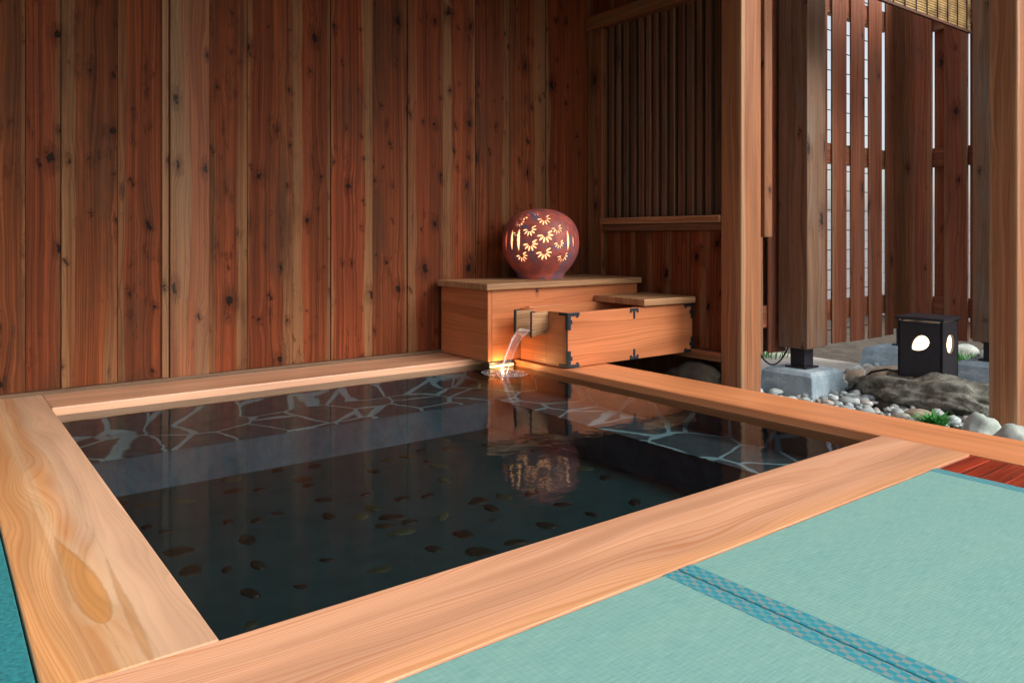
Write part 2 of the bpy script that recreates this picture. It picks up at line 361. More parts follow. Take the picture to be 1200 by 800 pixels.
bn = MB(); bn.box(.56, 3.86, 4.66, 5.26, FZ-.01, BZ-.01); bn.box(3.38, 3.86, 1.93, 4.67, FZ-.012, BZ-.01)
bn.build('bench', M_riser, bath)
bt = MB(); bt.box(.57, 3.85, 4.655, 5.25, BZ-.008, BZ); bt.box(3.375, 3.85, 1.95, 4.652, BZ-.008, BZ-.001)
bt.build('bench_top', M_flag, bath)
# pebbles let into the floor
random.seed(11); spots = []
M_inlay = stone('inlaid_pebbles', (.02,.018,.012), (.03,.03,.03), 15., .6, .2,
                palette=((.012,.006,.003),(.008,.005,.003),(.06,.065,.035),(.016,.009,.005),(.04,.04,.02),(.010,.006,.004)))
while len(spots) < 98:
    x, y = random.uniform(.7, 3.3), random.uniform(2.05, 4.6)
    if all((x-a)**2+(y-b)**2 > .115**2 for a, b in spots):
        spots.append((x, y)); a = random.uniform(.032, .078)
        pb = MB(); pb.rock(at(x, y, FZ-.003), (a*U, a*U*random.uniform(.5,.8), .012*U), random.uniform(0, 99), 2, .2)
        pb.build('inlaid_pebble', M_inlay, bath)

# water
k = NT('bath_water')
p = k.sep(k.obj())
dx = k.math('SUBTRACT', p[0], 3.54*U); dy = k.math('SUBTRACT', p[1], 4.80*U)
rr = k.math('SQRT', k.math('ADD', k.math('MULTIPLY', dx, dx), k.math('MULTIPLY', dy, dy)))
ripple = k.math('MULTIPLY', k.math('SINE', k.math('MULTIPLY', rr, 210.)), k.mr(rr, .0, .42, 1., 0.))
nz = k.noise(k.obj(), 9., 3., .5); nz2 = k.noise(k.obj(), 60., 2., .5)
h = k.math('ADD', k.math('MULTIPLY', ripple, .30), k.math('ADD', k.math('MULTIPLY', nz, .9), k.math('MULTIPLY', k.math('MULTIPLY', nz2, k.mr(rr, 0., .8, 1., .02)), .5)))
bnode = k.n.new('ShaderNodeBump'); bnode.inputs['Strength'].default_value = .22; bnode.inputs['Distance'].default_value = .006
k.put(bnode.inputs['Height'], h)
fr = k.n.new('ShaderNodeFresnel'); fr.inputs[0].default_value = 1.17; k.put(fr.inputs['Normal'], bnode.outputs[0])
tr = k.n.new('ShaderNodeBsdfTransparent'); tr.inputs[0].default_value = (.62,.74,.76,1)
gl = k.n.new('ShaderNodeBsdfGlossy'); gl.inputs['Roughness'].default_value = .05; gl.inputs['Color'].default_value = (1,1,1,1)
k.put(gl.inputs['Normal'], bnode.outputs[0])
ms = k.n.new('ShaderNodeMixShader'); k.put(ms.inputs[0], fr.outputs[0])
k.t.links.new(tr.outputs[0], ms.inputs[1]); k.t.links.new(gl.outputs[0], ms.inputs[2]); k.t.links.new(ms.outputs[0], k.out.inputs[0])
M_water = k.m
wm = MB(); wm.poly([at(.584,1.964,-.05), at(3.836,1.964,-.05), at(3.836,5.233,-.05), at(.584,5.233,-.05)], [(0,1,2,3)], 1)
tag(wm.build('water', M_water), kind='structure')

# ------------------------------------------------------------------ tatami mats and deck
M_rush = None
k = NT('tatami_rush'); q = k.sep(k.obj())
across = k.math('SINE', k.math('MULTIPLY', q[0], 2*math.pi/.011))     # warp lines
rush = k.noise(k.comb(k.math('MULTIPLY', q[0], 30), k.math('MULTIPLY', q[1], 620), 0.), 1., 2., .6)
soft = k.noise(k.comb(k.math('MULTIPLY', q[0], 3), k.math('MULTIPLY', q[1], 14), 0.), 1., 4., .6)
c = k.mix(k.mr(rush, .3, .7), (.145,.33,.30), (.235,.44,.395)); c = k.mix(k.mr(soft, .3, .7, 0., .2), c, (.30,.46,.37))
c = k.mix(k.mr(across, .5, 1., 0., .08), c, (.12,.27,.22))
k.bump(k.math('ADD', k.math('MULTIPLY', rush, .6), k.math('MULTIPLY', across, -.12)), .5, .0015)
M_rush = k.fin(c, .55, .35)
k = NT('teal_check_border'); q = k.sep(k.obj())
ch = k.n.new('ShaderNodeTexChecker'); k.put(ch.inputs['Vector'], k.comb(k.math('MULTIPLY', q[0], 1/.0088), k.math('MULTIPLY', q[1], 1/.0125), .5)); ch.inputs['Scale'].default_value = 1
bn_ = k.noise(k.obj(), 60., 3., .6); wv = k.noise(k.comb(k.math('MULTIPLY', q[0], 900), k.math('MULTIPLY', q[1], 900), 0), 1., 1., .5)
c = k.mix(ch.outputs['Fac'], (.02,.25,.31), k.mix(k.mr(bn_, .4, .6), (.09,.30,.33), (.20,.27,.26)))
k.bump(k.math('ADD', wv, k.math('MULTIPLY', ch.outputs['Fac'], .4)), .4, .001)
M_heri = k.fin(c, .6)
M_teal = plain('plain_teal_border', (.025,.20,.22), .65, 0., .45, 140.)
def tatami(x0, x1, y0, y1, label, left=True, right=True, heri=None):
    heri = heri or M_heri
    t = thing('tatami_mat', label, 'tatami mat', ((x0+x1)/2, (y0+y1)/2, -.04), 'tatami mats around the bath')
    MB().box(x0+.003, x1-.003, y0, y1, -.10, -.0015, 1).build('mat_surface', M_rush, t, .004)
    if left: MB().box(x0+.001, x0+.066, y0-.001, y1+.0005, -.06, -.0003, 1).build('border', heri, t, .0025)
    if right: MB().box(x1-.066, x1-.001, y0-.001, y1+.0005, -.06, -.0003, 1).build('border', heri, t, .0025)
tatami(1.803, 3.49, -1.9, 1.545, 'pale green tatami mat beside the dark red deck boards, teal borders on both sides')
tatami(.116, 1.801, -1.9, 1.545, 'pale green tatami mat along the bottom edge, left of the wide double teal border')
tatami(-1.5, .195, 1.552, 5.0, 'sliver of tatami with teal border left of the golden rim board', left=False, heri=M_teal)
dk = MB(); yy = 1.546
while yy > -1.9: dk.box(3.495, 3.836, yy-.085, yy-.003, -.10, -.006, 0); yy -= .088
tag(dk.build('deck', M_red, bevel=.003), kind='structure')
fd = MB(); fd.box(-6, 4.27, -6, 1.69, GZ, -.105); fd.box(-6, .29, 1.70, 5.68, GZ, -.106)
tag(fd.build('floor', M_found), kind='structure')

# ------------------------------------------------------------------ plank wall
wall = thing('plank_wall', 'tall red-brown cedar plank wall with dark knots behind the bath', 'wall', (2.5, 5.8, 0))
random.seed(5); pl = MB(); x = -4.2
seams = []
def xw(px, Y=5.75):      # column in the photograph -> X on the wall plane (used once for plank widths)
    r = (px-600)/901; return (.605*Y+r*.796*Y)/(.796-.605*r)
edges = [xw(p) for p in (-8, 30, 72, 138, 193)] + [xw(p) for p in (245, 290, 343, 388, 437, 478, 520, 558, 598, 640, 684)]
lead = []; x = edges[0]
while x > -5: lead.insert(0, x-.42); x -= .42
for a_, b_ in zip(lead+edges[:-1], (lead+edges[:-1])[1:]+[edges[-1]]):
    if b_ == edges[-1]: b_ = 5.365
    if abs(a_-edges[4]) < 1e-6: continue
    off = random.choice((0, .008, .014))
    pl.box(a_+.0012, b_-.0012, 5.75+off, 5.84, -.3, 4.0, 2, seed=random.uniform(1, 60))
pl.build('planks', M_wall, wall, .0016)
bk = MB(); bk.box(-5.5, 5.5, 5.845, 5.9, -.5, 4.0); bk.build('backing', M_dark, wall)
pw = MB(); pw.box(edges[4]+.03, edges[5]-.004, 5.715, 5.84, -.3, 4.0, 2, 44.0); pw.build('post', M_heart, wall, .004)
pw = MB(); pw.box(edges[4]-.02, edges[4]+.024, 5.73, 5.84, -.3, 4.0, 2, 23.1); pw.build('cover_strip', M_heart, wall, .003)
sk = MB(); sk.box(-5, 5.3, 5.703, 5.747, -.1, .022, 0); sk.build('skirting', M_dark, wall, .002)

# ------------------------------------------------------------------ lattice partition (runs towards us from the wall corner)
XP = 5.36
part = thing('lattice_partition', 'dark slatted partition with plank lower panel beside the wooden water box', 'partition', (XP, 4.9, 0))
random.seed(8)
s_ = MB(); y = 4.14
while y < 5.50:
    wd = random.uniform(.055, .075)
    s_.box(XP+.02, XP+.085, y, y+wd, 1.19, 3.10, 2); y += wd+random.uniform(.030, .045)
s_.build('slat_panel', M_dark, part, .004)
MB().box(XP+.20, XP+.24, 4.08, 5.80, GZ-.01, 4.2, 2).build('backing', M_dark, part)
MB().box(XP-.03, XP+.10, 5.53, 5.745, 0.0, 3.08, 2).build('corner_post', M_walltrim, part, .004)
MB().box(XP-.06, XP+.12, 4.08, 5.745, 3.08, 3.22, 1).build('top_beam', M_walltrim, part, .005)
up = MB(); y = 4.08
while y < 5.7: up.box(XP, XP+.06, y+.003, min(y+.27, 5.74), 3.222, 4.2, 2); y += .27
up.build('upper_planks', M_wall, part, .003)
MB().box(XP-.075, XP+.12, 4.08, 5.525, 1.125, 1.188, 1).build('sill', M_post, part, .004)
MB().box(XP-.03, XP+.10, 4.08, 5.525, 1.06, 1.122, 1).build('ledge', M_dark, part, .004)
lp = MB(); y = 4.08
while y < 5.5: lp.box(XP+.02, XP+.07, y+.0025, min(y+.21, 5.525), .03, 1.058, 2); y += .21
lp.build('lower_panel', M_wall, part, .002)
MB().box(XP-.06, XP+.10, 4.08, 5.745, -.05, .028, 1).build('base_rail', M_walltrim, part, .004)
fr_ = MB(); fr_.rock(at(XP+.0, 4.35, -.26), at(.16, .35, .17), 4.4, 4, .2, Matrix.Identity(3)); tag(fr_.build('foundation_stone', M_soil, loc=at(XP+.12,4.45,-.34)), 'shaded brown stone in the dark gap under the partition', 'stone')

# ------------------------------------------------------------------ posts
def post(x0, x1, y0, y1, z0, z1, mat, label, seed):
    return tag(MB().box(x0, x1, y0, y1, z0, z1, 2, seed).build('wooden_post', mat, None, .006, loc=at((x0+x1)/2, (y0+y1)/2, z0)), label, 'post', 'square timber posts')
post(5.30, 5.57, 3.87, 4.075, GZ, 4.2, M_post, 'thick orange-brown square post at the end of the slatted partition, just behind the rim board', 3.0)
tag(MB().box(5.62, 5.73, 3.87, 3.95, 1.0, 4.2, 2, 9.).build('hanging_batten', M_walltrim, None, .004, loc=at(5.67, 3.9, 1.0)), 'narrow pale hanging batten right of the orange-brown post', 'batten')

def footing(x0, y0, label, s=.53):
    mb = MB(); c = .035
    X0, X1, Y0, Y1 = x0, x0+s, y0, y0+s
    vs = [at(*p) for p in ((X0-.03,Y0-.03,GZ-.05),(X1+.03,Y0-.03,GZ-.05),(X1+.03,Y1+.03,GZ-.05),(X0-.03,Y1+.03,GZ-.05),
          (X0,Y0,-.245-c),(X1,Y0,-.245-c),(X1,Y1,-.245-c),(X0,Y1,-.245-c),(X0+c,Y0+c,-.245),(X1-c,Y0+c,-.245),(X1-c,Y1-c,-.245),(X0+c,Y1-c,-.245))]
    fs = [(0,3,2,1)]+[(i,(i+1)%4,4+(i+1)%4,4+i) for i in range(4)]+[(4+i,4+(i+1)%4,8+(i+1)%4,8+i) for i in range(4)]+[(8,9,10,11)]
    mb.poly(vs, fs, 2); return tag(mb.build('concrete_footing', M_conc, None, .006, loc=at(x0+s/2, y0+s/2, GZ)), label, 'footing', 'concrete footings')
def stub_post(cx, cy, label, mat, seed, hw=.155):
    t = thing('footed_post', label, 'post', (cx, cy, -.244), 'square timber posts')
    MB().box(cx-hw, cx+hw, cy-hw, cy+hw, -.05, 4.2, 2, seed).build('timber', mat, t, .006)
    MB().box(cx-.075, cx+.075, cy-.075, cy+.075, -.225, -.052).build('steel_foot', M_black, t, .002)
    MB().box(cx-.11, cx+.11, cy-.11, cy+.11, -.244, -.226).build('foot_plate', M_black, t, .001)
footing(6.41, 3.92, 'large bluish concrete footing under the grey-brown post, nearest the bath')
stub_post(6.68, 4.19, 'grey-brown square post on a black steel foot above the nearest concrete footing', M_greypost, 31.)
footing(8.50, 4.04, 'concrete footing half hidden behind the lit black garden lantern')
stub_post(8.975, 4.305, 'reddish corner post where the two slatted fences meet', M_walltrim, 12., .113)
footing(8.28, 2.95, 'concrete footing between the dark boulder and the right-hand post')
stub_post(8.55, 3.22, 'dark post partly hidden behind the big post at the right edge', M_greypost, 14., .15)
post(5.48, 5.70, 1.93, 2.10, -.27, 4.2, M_post, 'brown square post at the right edge of the picture behind pale boulders', 6.0)

# ------------------------------------------------------------------ fences
def fence_x(x0, x1, Y, label):      # runs along X
    t = thing('slat_fence', label, 'fence', ((x0+x1)/2, Y, -.12), 'slatted cedar fences')
    mb = MB(); x = x0; i = 0
    random.seed(int(x0*10))
    while x < x1:
        mb.box(x, min(x+.283, 8.86), Y-.032, Y-.01, -.12+random.uniform(-.01,.01), 4.0, 2, random.uniform(1,50)); x += .375
    mb.build('slats', M_fence, t, .003)
    r = MB()
    for z in (.13, 1.78, 3.36): r.box(x0, x1, Y-.008, Y+.07, z, z+.21, 0)
    r.build('rails', M_fence, t, .003)
    rb_ = MB(); xx = 5.5
    while xx < 6.62: rb_.box(xx, xx+.2, Y+.075, Y+.098, -.12, 4.0, 2); xx += .203
    rb_.build('rear_boards', M_dark, t, .002)
    wr = MB()
    for j in range(18): wr.box(x0, x1, Y+.10, Y+.108, .0+j*.215, .008+j*.215, 0)
    wr.build('wires', M_cable, t)
fence_x(5.688, 8.80, 4.42, 'slatted cedar fence with bright vertical gaps, parallel to the plank wall')
t = thing('slat_fence', 'darker board-on-board cedar fence behind the garden lantern', 'fence', (8.95, 3.2, -.12), 'slatted cedar fences')
mb = MB(); mb2 = MB(); y = 4.22; random.seed(3)
while y > -1.0:
    mb.box(8.88, 8.92, y-.24, y, -.12, 4.0, 2, random.uniform(1,50))
    mb2.box(9.0, 9.04, y-.37-.03, y-.24+.022, -.10, 4.0, 2, random.uniform(1,50)); y -= .37
mb.build('slats', M_fence, t, .003); mb2.build('rear_boards', M_fence, t, .003)
r = MB()
for z in (.13, 1.78, 3.3): r.box(8.922, 8.998, -1, 4.2, z, z+.21, 1)
r.build('rails', M_fence, t, .003)

# pale sided house beyond the fences
k = NT('white_siding'); q = k.sep(k.obj())
ln = k.math('FRACT', k.math('MULTIPLY', q[2], 1/.11))
M_side = k.fin(k.mix(k.mr(ln, .0, .1, 1., 0.), (.88,.89,.88), (.60,.62,.62)), .6)
hs = thing('neighbour_house', 'white sided house wall seen through the gaps of the fence', 'house', (9, 10, GZ))
MB().box(3, 16, 10, 10.4, GZ, 2.4).build('wall', M_side, hs)
sd2 = MB().box(14.5, 14.9, -8, 9.9, GZ, 1.5); sd2.build('side_wall', M_side, hs)

# ------------------------------------------------------------------ roof over the bath (above the picture)
rf = MB(); rf.box(-5, 5.29, 1.3, 5.95, 3.75, 3.9, 0); tag(rf.build('roof', M_dark), kind='structure')

# ------------------------------------------------------------------ water box
wb = thing('water_box', 'large orange cypress box with pale lid board in the corner behind the bath', 'box', (4.4, 5.35, 0))
bb = MB(); bb.box(3.60, 5.27, 5.0, 5.05, .004, .575, 0, 2.); bb.build('front_panel', M_box, wb, .003)
bb = MB(); bb.box(3.56, 3.599, 5.0, 5.70, .004, .575, 1, 4.); bb.build('end_panel', M_box, wb, .003)
bb = MB(); bb.box(5.22, 5.27, 5.052, 5.69, .004, .575, 1); bb.box(3.60, 5.2, 5.65, 5.69, .004, .57, 0); bb.build('rear_panels', M_box, wb)
bb = MB(); bb.box(3.52, 5.285, 4.955, 5.70, .578, .63, 0, 5.)
bb.build('lid', M_boxtop, wb, .004)
# ------------------------------------------------------------------ trough
tg = thing('water_trough', 'open orange timber trough with black iron corner fittings resting on the rim', 'trough', (4.6, 4.7, 0))
Y0, Y1 = 4.40, 4.99; XA, XB = 3.88, 5.33
MB().box(XA, XB, Y0, Y0+.05, .003, .422, 0, 7.).build('front_panel', M_box, tg, .003)
MB().box(XA+.05, XB-.05, Y1-.055, Y1-.003, .003, .430, 0, 8.).build('rear_panel', M_box, tg, .003)
e = MB(); e.box(XA+.001, XA+.049, Y0+.052, 4.655, .003, .42, 1, 10.); e.box(XA+.001, XA+.049, 4.825, Y1-.004, .003, .42, 1, 10.)
e.box(XA+.001, XA+.049, 4.657, 4.823, .003, .24, 1, 10.); e.build('end_panel', M_box, tg)
MB().box(XB-.05, XB-.001, Y0+.052, Y1-.004, .003, .42, 1, 11.).build('end_panel', M_box, tg)
MB().box(XA+.051, XB-.052, Y0+.052, Y1-.057, .006, .06, 0).build('bottom', M_box, tg)
lid = MB(); rm = Matrix.Translation(at(5.0, 4.70, .43)) @ Matrix.Rotation(R(-2), 4, 'Z') @ Matrix.Translation(Vector(at(-5.0, -4.70, -.43)))
lid.box(4.70, 5.325, 4.36, 4.985, .432, .488, 0, 13., M=rm)
tag(lid.build('lid_board', M_boxtop, None, .004, loc=at(5.0, 4.7, .43)), 'loose thick board laid across the right half of the trough', 'board')
# water inside
tw_ = MB(); tw_.poly([at(XA-.12,4.66,.285), at(XB-.06,4.66,.285), at(XB-.06,4.82,.285), at(XA-.12,4.82,.285)], [(0,1,2,3)], 1)
# iron fittings
def plate(mb, face, pts, z0, t_=.006):
    pass
def T(mb, X, ztop, up=1):
    s1 = 1 if up else -1
    a, b = sorted((ztop, ztop-.022*s1)); mb.box(X-.048, X+.048, Y0-.006, Y0-.0005, a, b)
    for q_ in (-.040, .040):
        c, d = sorted((ztop-.022*s1, ztop-.036*s1)); mb.box(X+q_-.010, X+q_+.010, Y0-.006, Y0-.0005, c, d)
    c, d = sorted((ztop-.0222*s1, ztop-.085*s1)); mb.box(X-.010, X+.010, Y0-.0055, Y0-.0005, c, d)
f1 = MB(); T(f1, 4.60, .421); f1.build('iron_strap', M_iron, tg, .001)
f1 = MB(); T(f1, 4.60, .004, 0); f1.build('iron_strap', M_iron, tg, .001)
def corner(X, sgn, z, up):
    mb = MB(); s1 = 1 if up else -1
    def zb(a, b): return sorted((z-a*s1, z-b*s1))
    a, b = zb(0, .024); x0, x1 = sorted((X, X+sgn*.115)); mb.box(x0, x1, Y0-.007, Y0-.0005, a, b)
    a, b = zb(.024, .038); x0, x1 = sorted((X+sgn*.085, X+sgn*.105)); mb.box(x0, x1, Y0-.007, Y0-.0005, a, b)
    a, b = zb(.0242, .13); x0, x1 = sorted((X, X+sgn*.026)); mb.box(x0, x1, Y0-.0072, Y0-.0005, a, b)
    a, b = zb(.055, .085); x0, x1 = sorted((X+sgn*.0262, X+sgn*.042)); mb.box(x0, x1, Y0-.007, Y0-.0005, a, b)
    xs = sorted((X-sgn*.007, X-sgn*.0005))
    a, b = zb(0, .024); mb.box(xs[0], xs[1], Y0-.007, Y0+.10, a, b)
    a, b = zb(.0242, .13); mb.box(xs[0], xs[1], Y0-.007, Y0+.022, a, b)
    mb.build('iron_corner', M_iron, tg, .001)
corner(XA, 1, .4225, True); corner(XA, 1, .003, False); corner(XB, -1, .4225, True); corner(XB, -1, .003, False)
e = MB(); e.box(XA-.006, XA-.0005, Y0, Y0+.012, .13, .30); e.build('iron_strip', M_iron, tg)
# spout
sp = thing('spout', 'short timber spout with black edging pouring water from the trough end', 'spout', (3.8, 4.74, .22))
sx0 = 3.715
# side cheeks with slanting lower edge
for ya, yb in ((4.63, 4.655), (4.825, 4.85)):
    vs = []
    for yv in (ya, yb): vs += [at(sx0,yv,.225), at(XA+.0,yv,.27), at(XA+.0,yv,.418), at(sx0,yv,.418)]
    fs = [(0,1,2,3),(7,6,5,4),(0,4,5,1),(1,5,6,2),(2,6,7,3),(3,7,4,0)]
    MB().poly(vs, fs, 0, 20+ya).build('cheek', M_boxtop, sp, .002)
MB().box(sx0, XA, 4.657, 4.823, .235, .262, 0).build('channel_floor', M_boxtop, sp, .001)
for y_, l_ in ((4.628, .03), (4.838, .05)):
    ed = MB(); ed.box(sx0-.008, sx0-.0005, y_, y_+.014, .225, .4262); ed.build('iron_edging', M_iron, sp)
    ed = MB(); ed.box(sx0-.0003, sx0+l_, y_-.002, y_+.016, .4185, .426); ed.build('iron_edging', M_iron, sp)

# falling water
k = NT('falling_water'); p = k.obj(); q = k.sep(k.uv('UVMap'))
st = k.noise(k.comb(k.math('MULTIPLY', q[0], 120), k.math('MULTIPLY', q[1], 5), 0), 1., 3., .6)
k.bump(st, .5, .004)
k.b.inputs['Transmission Weight'].default_value = 1.; k.b.inputs['IOR'].default_value = 1.33
k.fin((.97,.98,1.), .03)
tr = k.n.new('ShaderNodeBsdfTransparent'); gl = k.n.new('ShaderNodeBsdfGlossy'); gl.inputs['Roughness'].default_value = .12
lw = k.n.new('ShaderNodeLayerWeight'); lw.inputs[0].default_value = .35
df = k.n.new('ShaderNodeBsdfDiffuse'); df.inputs[0].default_value = (.9,.95,1.,1); d2 = k.n.new('ShaderNodeAddShader'); k.t.links.new(df.outputs[0], d2.inputs[0]); k.t.links.new(gl.outputs[0], d2.inputs[1])
edg = k.math('ABSOLUTE', k.math('SUBTRACT', k.sep(k.uv('Seed'))[1], .5))
ms = k.n.new('ShaderNodeMixShader'); k.put(ms.inputs[0], k.math('ADD', k.math('MULTIPLY', k.mr(edg, .30, .44), .75), k.math('ADD', k.math('MULTIPLY', lw.outputs['Facing'], .25), k.mr(st, .52, .7, .04, .45)), clamp=True))  # sky glints painted as diffuse white along the stream's edges and streaks
k.t.links.new(tr.outputs[0], ms.inputs[1]); k.t.links.new(d2.outputs[0], ms.inputs[2]); k.t.links.new(ms.outputs[0], k.out.inputs[0])
for l in k.b.inputs['Normal'].links: k.t.links.new(l.from_socket, gl.inputs['Normal'])
M_jet = k.m
jm = MB(); vs = []; fs = []; n1, n2 = 26, 24
for i in range(n1+1):
    t_ = i/n1; X = sx0+.03 - .21*t_; Z = .272 - .325*t_**1.9
    wdt = .072 - .034*t_; Yc = 4.74 + .02*t_; dirx, dirz = -.21, -.325*1.9*max(t_, .02)**.9
    L = math.hypot(dirx, dirz); nx, nz_ = -dirz/L, dirx/L
    for j in range(n2):
        a = 2*math.pi*j/n2; cy = math.cos(a); th = (.006+.011*abs(cy)**2.5)*(1+.3*noise.noise(Vector((t_*5, cy*3, 0))))
        off = math.sin(a)*th; vs.append(at(X+nx*off, Yc+cy*wdt*(1+.05*math.sin(t_*9)), Z+nz_*off))
for i in range(n1):
    for j in range(n2): fs.append((i*n2+j, i*n2+(j+1)%n2, (i+1)*n2+(j+1)%n2, (i+1)*n2+j))
jm.poly(vs, fs, 2, smooth=True)
pw_ = thing('pouring_water', 'clear curved stream of water falling from the spout into the bath', 'water stream', (3.55, 4.76, -.05))
jm.build('stream', M_jet, pw_)
k = NT('churned_water'); nn = k.noise(k.obj(), 130., 3., .7)
gl = k.n.new('ShaderNodeBsdfGlossy'); gl.inputs['Roughness'].default_value = .12; df = k.n.new('ShaderNodeBsdfDiffuse'); df.inputs[0].default_value = (.9,.93,.95,1)
a1 = k.n.new('ShaderNodeMixShader'); a1.inputs[0].default_value = .55; k.t.links.new(df.outputs[0], a1.inputs[1]); k.t.links.new(gl.outputs[0], a1.inputs[2])
tr = k.n.new('ShaderNodeBsdfTransparent'); ms = k.n.new('ShaderNodeMixShader')
k.put(ms.inputs[0], k.math('MULTIPLY', k.mr(nn, .45, .62), k.mr(k.sep(k.obj())[2], -.0498*U, -.040*U)))
k.t.links.new(tr.outputs[0], ms.inputs[1]); k.t.links.new(a1.outputs[0], ms.inputs[2]); k.t.links.new(ms.outputs[0], k.out.inputs[0])
sm_ = MB(); vs = []; fs = []; nr, na = 22, 48; random.seed(2)
for i in range(nr+1):
    q_ = i/nr; rr_ = .165*q_
    for j in range(na):
        a = 2*math.pi*j/na; px_, py_ = rr_*math.cos(a)*1.0, rr_*math.sin(a)*1.25
        hgt = (.020*abs(noise.noise(Vector((px_*38, py_*38, 1.))))+.012*abs(noise.noise(Vector((px_*90, py_*90, 5.)))))*max(0, 1-q_)**.8 + .004*math.cos(q_*16)*(1-q_)
        vs.append(at(3.555+px_, 4.775+py_, -.0497+max(hgt, 0)))
for i in range(nr):
    for j in range(na): fs.append((i*na+j, (i+1)*na+j, (i+1)*na+(j+1)%na, i*na+(j+1)%na))
sm_.poly(vs, fs, 1, smooth=True); sm_.build('splash', k.m, pw_)
# small warm lamp under the box, at the water line
ul = thing('waterline_lamp', 'small glowing warm lamp under the box corner where the stream lands', 'lamp', (3.68, 5.05, -.03))
lm = MB(); lm.tube([at(3.575, 4.985, -.034), at(3.80, 4.985, -.034)], .011*U, 10); lm.build('lens', emit('warm_lamp_glass', (1., .50, .17), 2.5), ul)
lm = MB(); lm.box(3.57, 3.81, 5.0, 5.05, -.045, .0); lm.build('housing', M_black, ul, .002)
pl_ = bpy.data.lights.new('waterline_glow', 'POINT'); po = bpy.data.objects.new('waterline_glow', pl_); COL.objects.link(po)
pl_.energy = .5; pl_.color = (1., .55, .2); pl_.shadow_soft_size = .005; po.location = at(3.66, 4.93, -.035); po.parent = ul; po.matrix_parent_inverse = ul.matrix_basis.inverted()

# ------------------------------------------------------------------ pierced ceramic lamp
LC = (4.40, 5.36, .632)
lamp = thing('ceramic_lamp', 'round reddish ceramic lamp pierced with glowing daisy cut-outs, standing on the water box', 'lamp', LC)
prof = [(0,.20),(.015,.206),(.05,.225),(.12,.282),(.20,.326),(.28,.345),(.36,.345),(.43,.332),(.50,.298),(.56,.235),(.60,.16),(.618,.09),(.624,.03)]
def prad(z):
    for (a, ra), (b, rb) in zip(prof, prof[1:]):
        if a <= z <= b:
            i = prof.index((a, ra)); m0 = (rb-prof[max(i-1,0)][1])/(b-prof[max(i-1,0)][0]+1e-9); n2_ = prof[min(i+2, len(prof)-1)]
            m1 = (n2_[1]-ra)/(n2_[0]-a+1e-9); h_ = b-a; t_ = (z-a)/h_
            return (2*t_**3-3*t_**2+1)*ra+(t_**3-2*t_**2+t_)*h_*m0+(-2*t_**3+3*t_**2)*rb+(t_**3-t_**2)*h_*m1
    return prof[-1][1]
cz = [0.]
NR, NS = 190, 560
zs = []
for i in range(NR+1):
    t_ = i/NR; zs.append(.624*(.5-.5*math.cos(math.pi*t_))*.35 + .624*t_*.65)
rs = [prad(z) for z in zs]
face_ang = math.atan2(-LC[1], -LC[0])      # the side turned to the bath's front
holes = []
def lens(a0, zc, hw, hh): holes.append(('L', a0, zc, hw, hh))
def daisy(a0, zc, r, start=-10, n=7, span=200, full=False):
    for i in range(n):
        th = R(180-start+ (span*i/(n-1))) if not full else 2*math.pi*i/n
        holes.append(('P', a0, zc, th, r))
pxs = .342/285*1.0
for gx, gz, rr_ in ((25,-165,52),(-80,-85,52),(35,-45,60),(-75,20,56),(25,80,58),(-140,105,50),(-110,-190,46),(120,-95,46),(135,15,42),(-175,-60,34),(-150,-140,42),(165,110,50),(-20,-225,40),(70,-235,40)):
    zc = .337 - gz*pxs; rad = prad(min(max(zc,0.),.62)); s_a = max(-.97, min(.97, gx*pxs/rad))
    daisy(face_ang + math.asin(s_a), zc, rr_*pxs)
for gx in (-252, -210, -160, 200, 240, 275):
    s_a = max(-.985, min(.985, gx*pxs/.343)); lens(face_ang+math.asin(s_a), .345, .017, .105)
for k_ in range(5): 
    for z_ in (.24, .36, .47): daisy(face_ang+math.pi-1.1+k_*.55+(.25 if z_ == .36 else 0), z_, .06)
def inhole(ang, z, r):
    for h_ in holes:
        da = (ang-h_[1]+math.pi) % (2*math.pi) - math.pi
        du = da*r; dv = z-h_[2]
        if abs(du) > .13 or abs(dv) > .13: continue
        if h_[0] == 'L':
            if abs(dv) < h_[4] and abs(du) < h_[3]*(1-(dv/h_[4])**2): return True
        else:
            th, R_ = h_[3], h_[4]; a = du*math.cos(th)+dv*math.sin(th)*1.0; b = -du*math.sin(th)+dv*math.cos(th)
            m_ = (a-R_*.66)/(R_*.36)
            if abs(m_) < 1 and abs(b) < R_*.115*math.sqrt(1-m_*m_): return True
    return False
lv = []; lf = []
cx_, cy_, cz_ = LC
for z, r_ in zip(zs, rs):
    for j in range(NS):
        a = 2*math.pi*j/NS; lv.append(at(cx_+r_*math.cos(a), cy_+r_*math.sin(a), cz_+z))
for i in range(NR):
    zm = (zs[i]+zs[i+1])/2; rm_ = (rs[i]+rs[i+1])/2
    for j in range(NS):
        if .06 < zm < .60 and inhole(2*math.pi*(j+.5)/NS, zm, rm_): continue
        lf.append((i*NS+j, i*NS+(j+1)%NS, (i+1)*NS+(j+1)%NS, (i+1)*NS+j))
lf.append(tuple(NR*NS+j for j in range(NS))); lf.append(tuple(reversed(range(NS))))
k = NT('mottled_red_glaze'); p = k.obj()
m1 = k.noise(p, 16., 4., .6, .8); m2 = k.noise(p, 9., 3., .6, 1.); sp_ = k.noise(p, 130., 2., .6)
c = k.mix(k.mr(m1, .4, .6), (.52,.12,.085), (.34,.085,.075)); c = k.mix(k.mr(m2, .52, .62), c, (.20,.13,.19)); c = k.mix(k.mr(sp_, .6, .7, 0., .6), c, (.05,.02,.03))
k.bump(sp_, .3, .003); M_glaze = k.fin(c, .48, .45)
lmb = MB(); lmb.poly(lv, lf, 2, smooth=True); sh = lmb.build('shade', M_glaze, lamp)
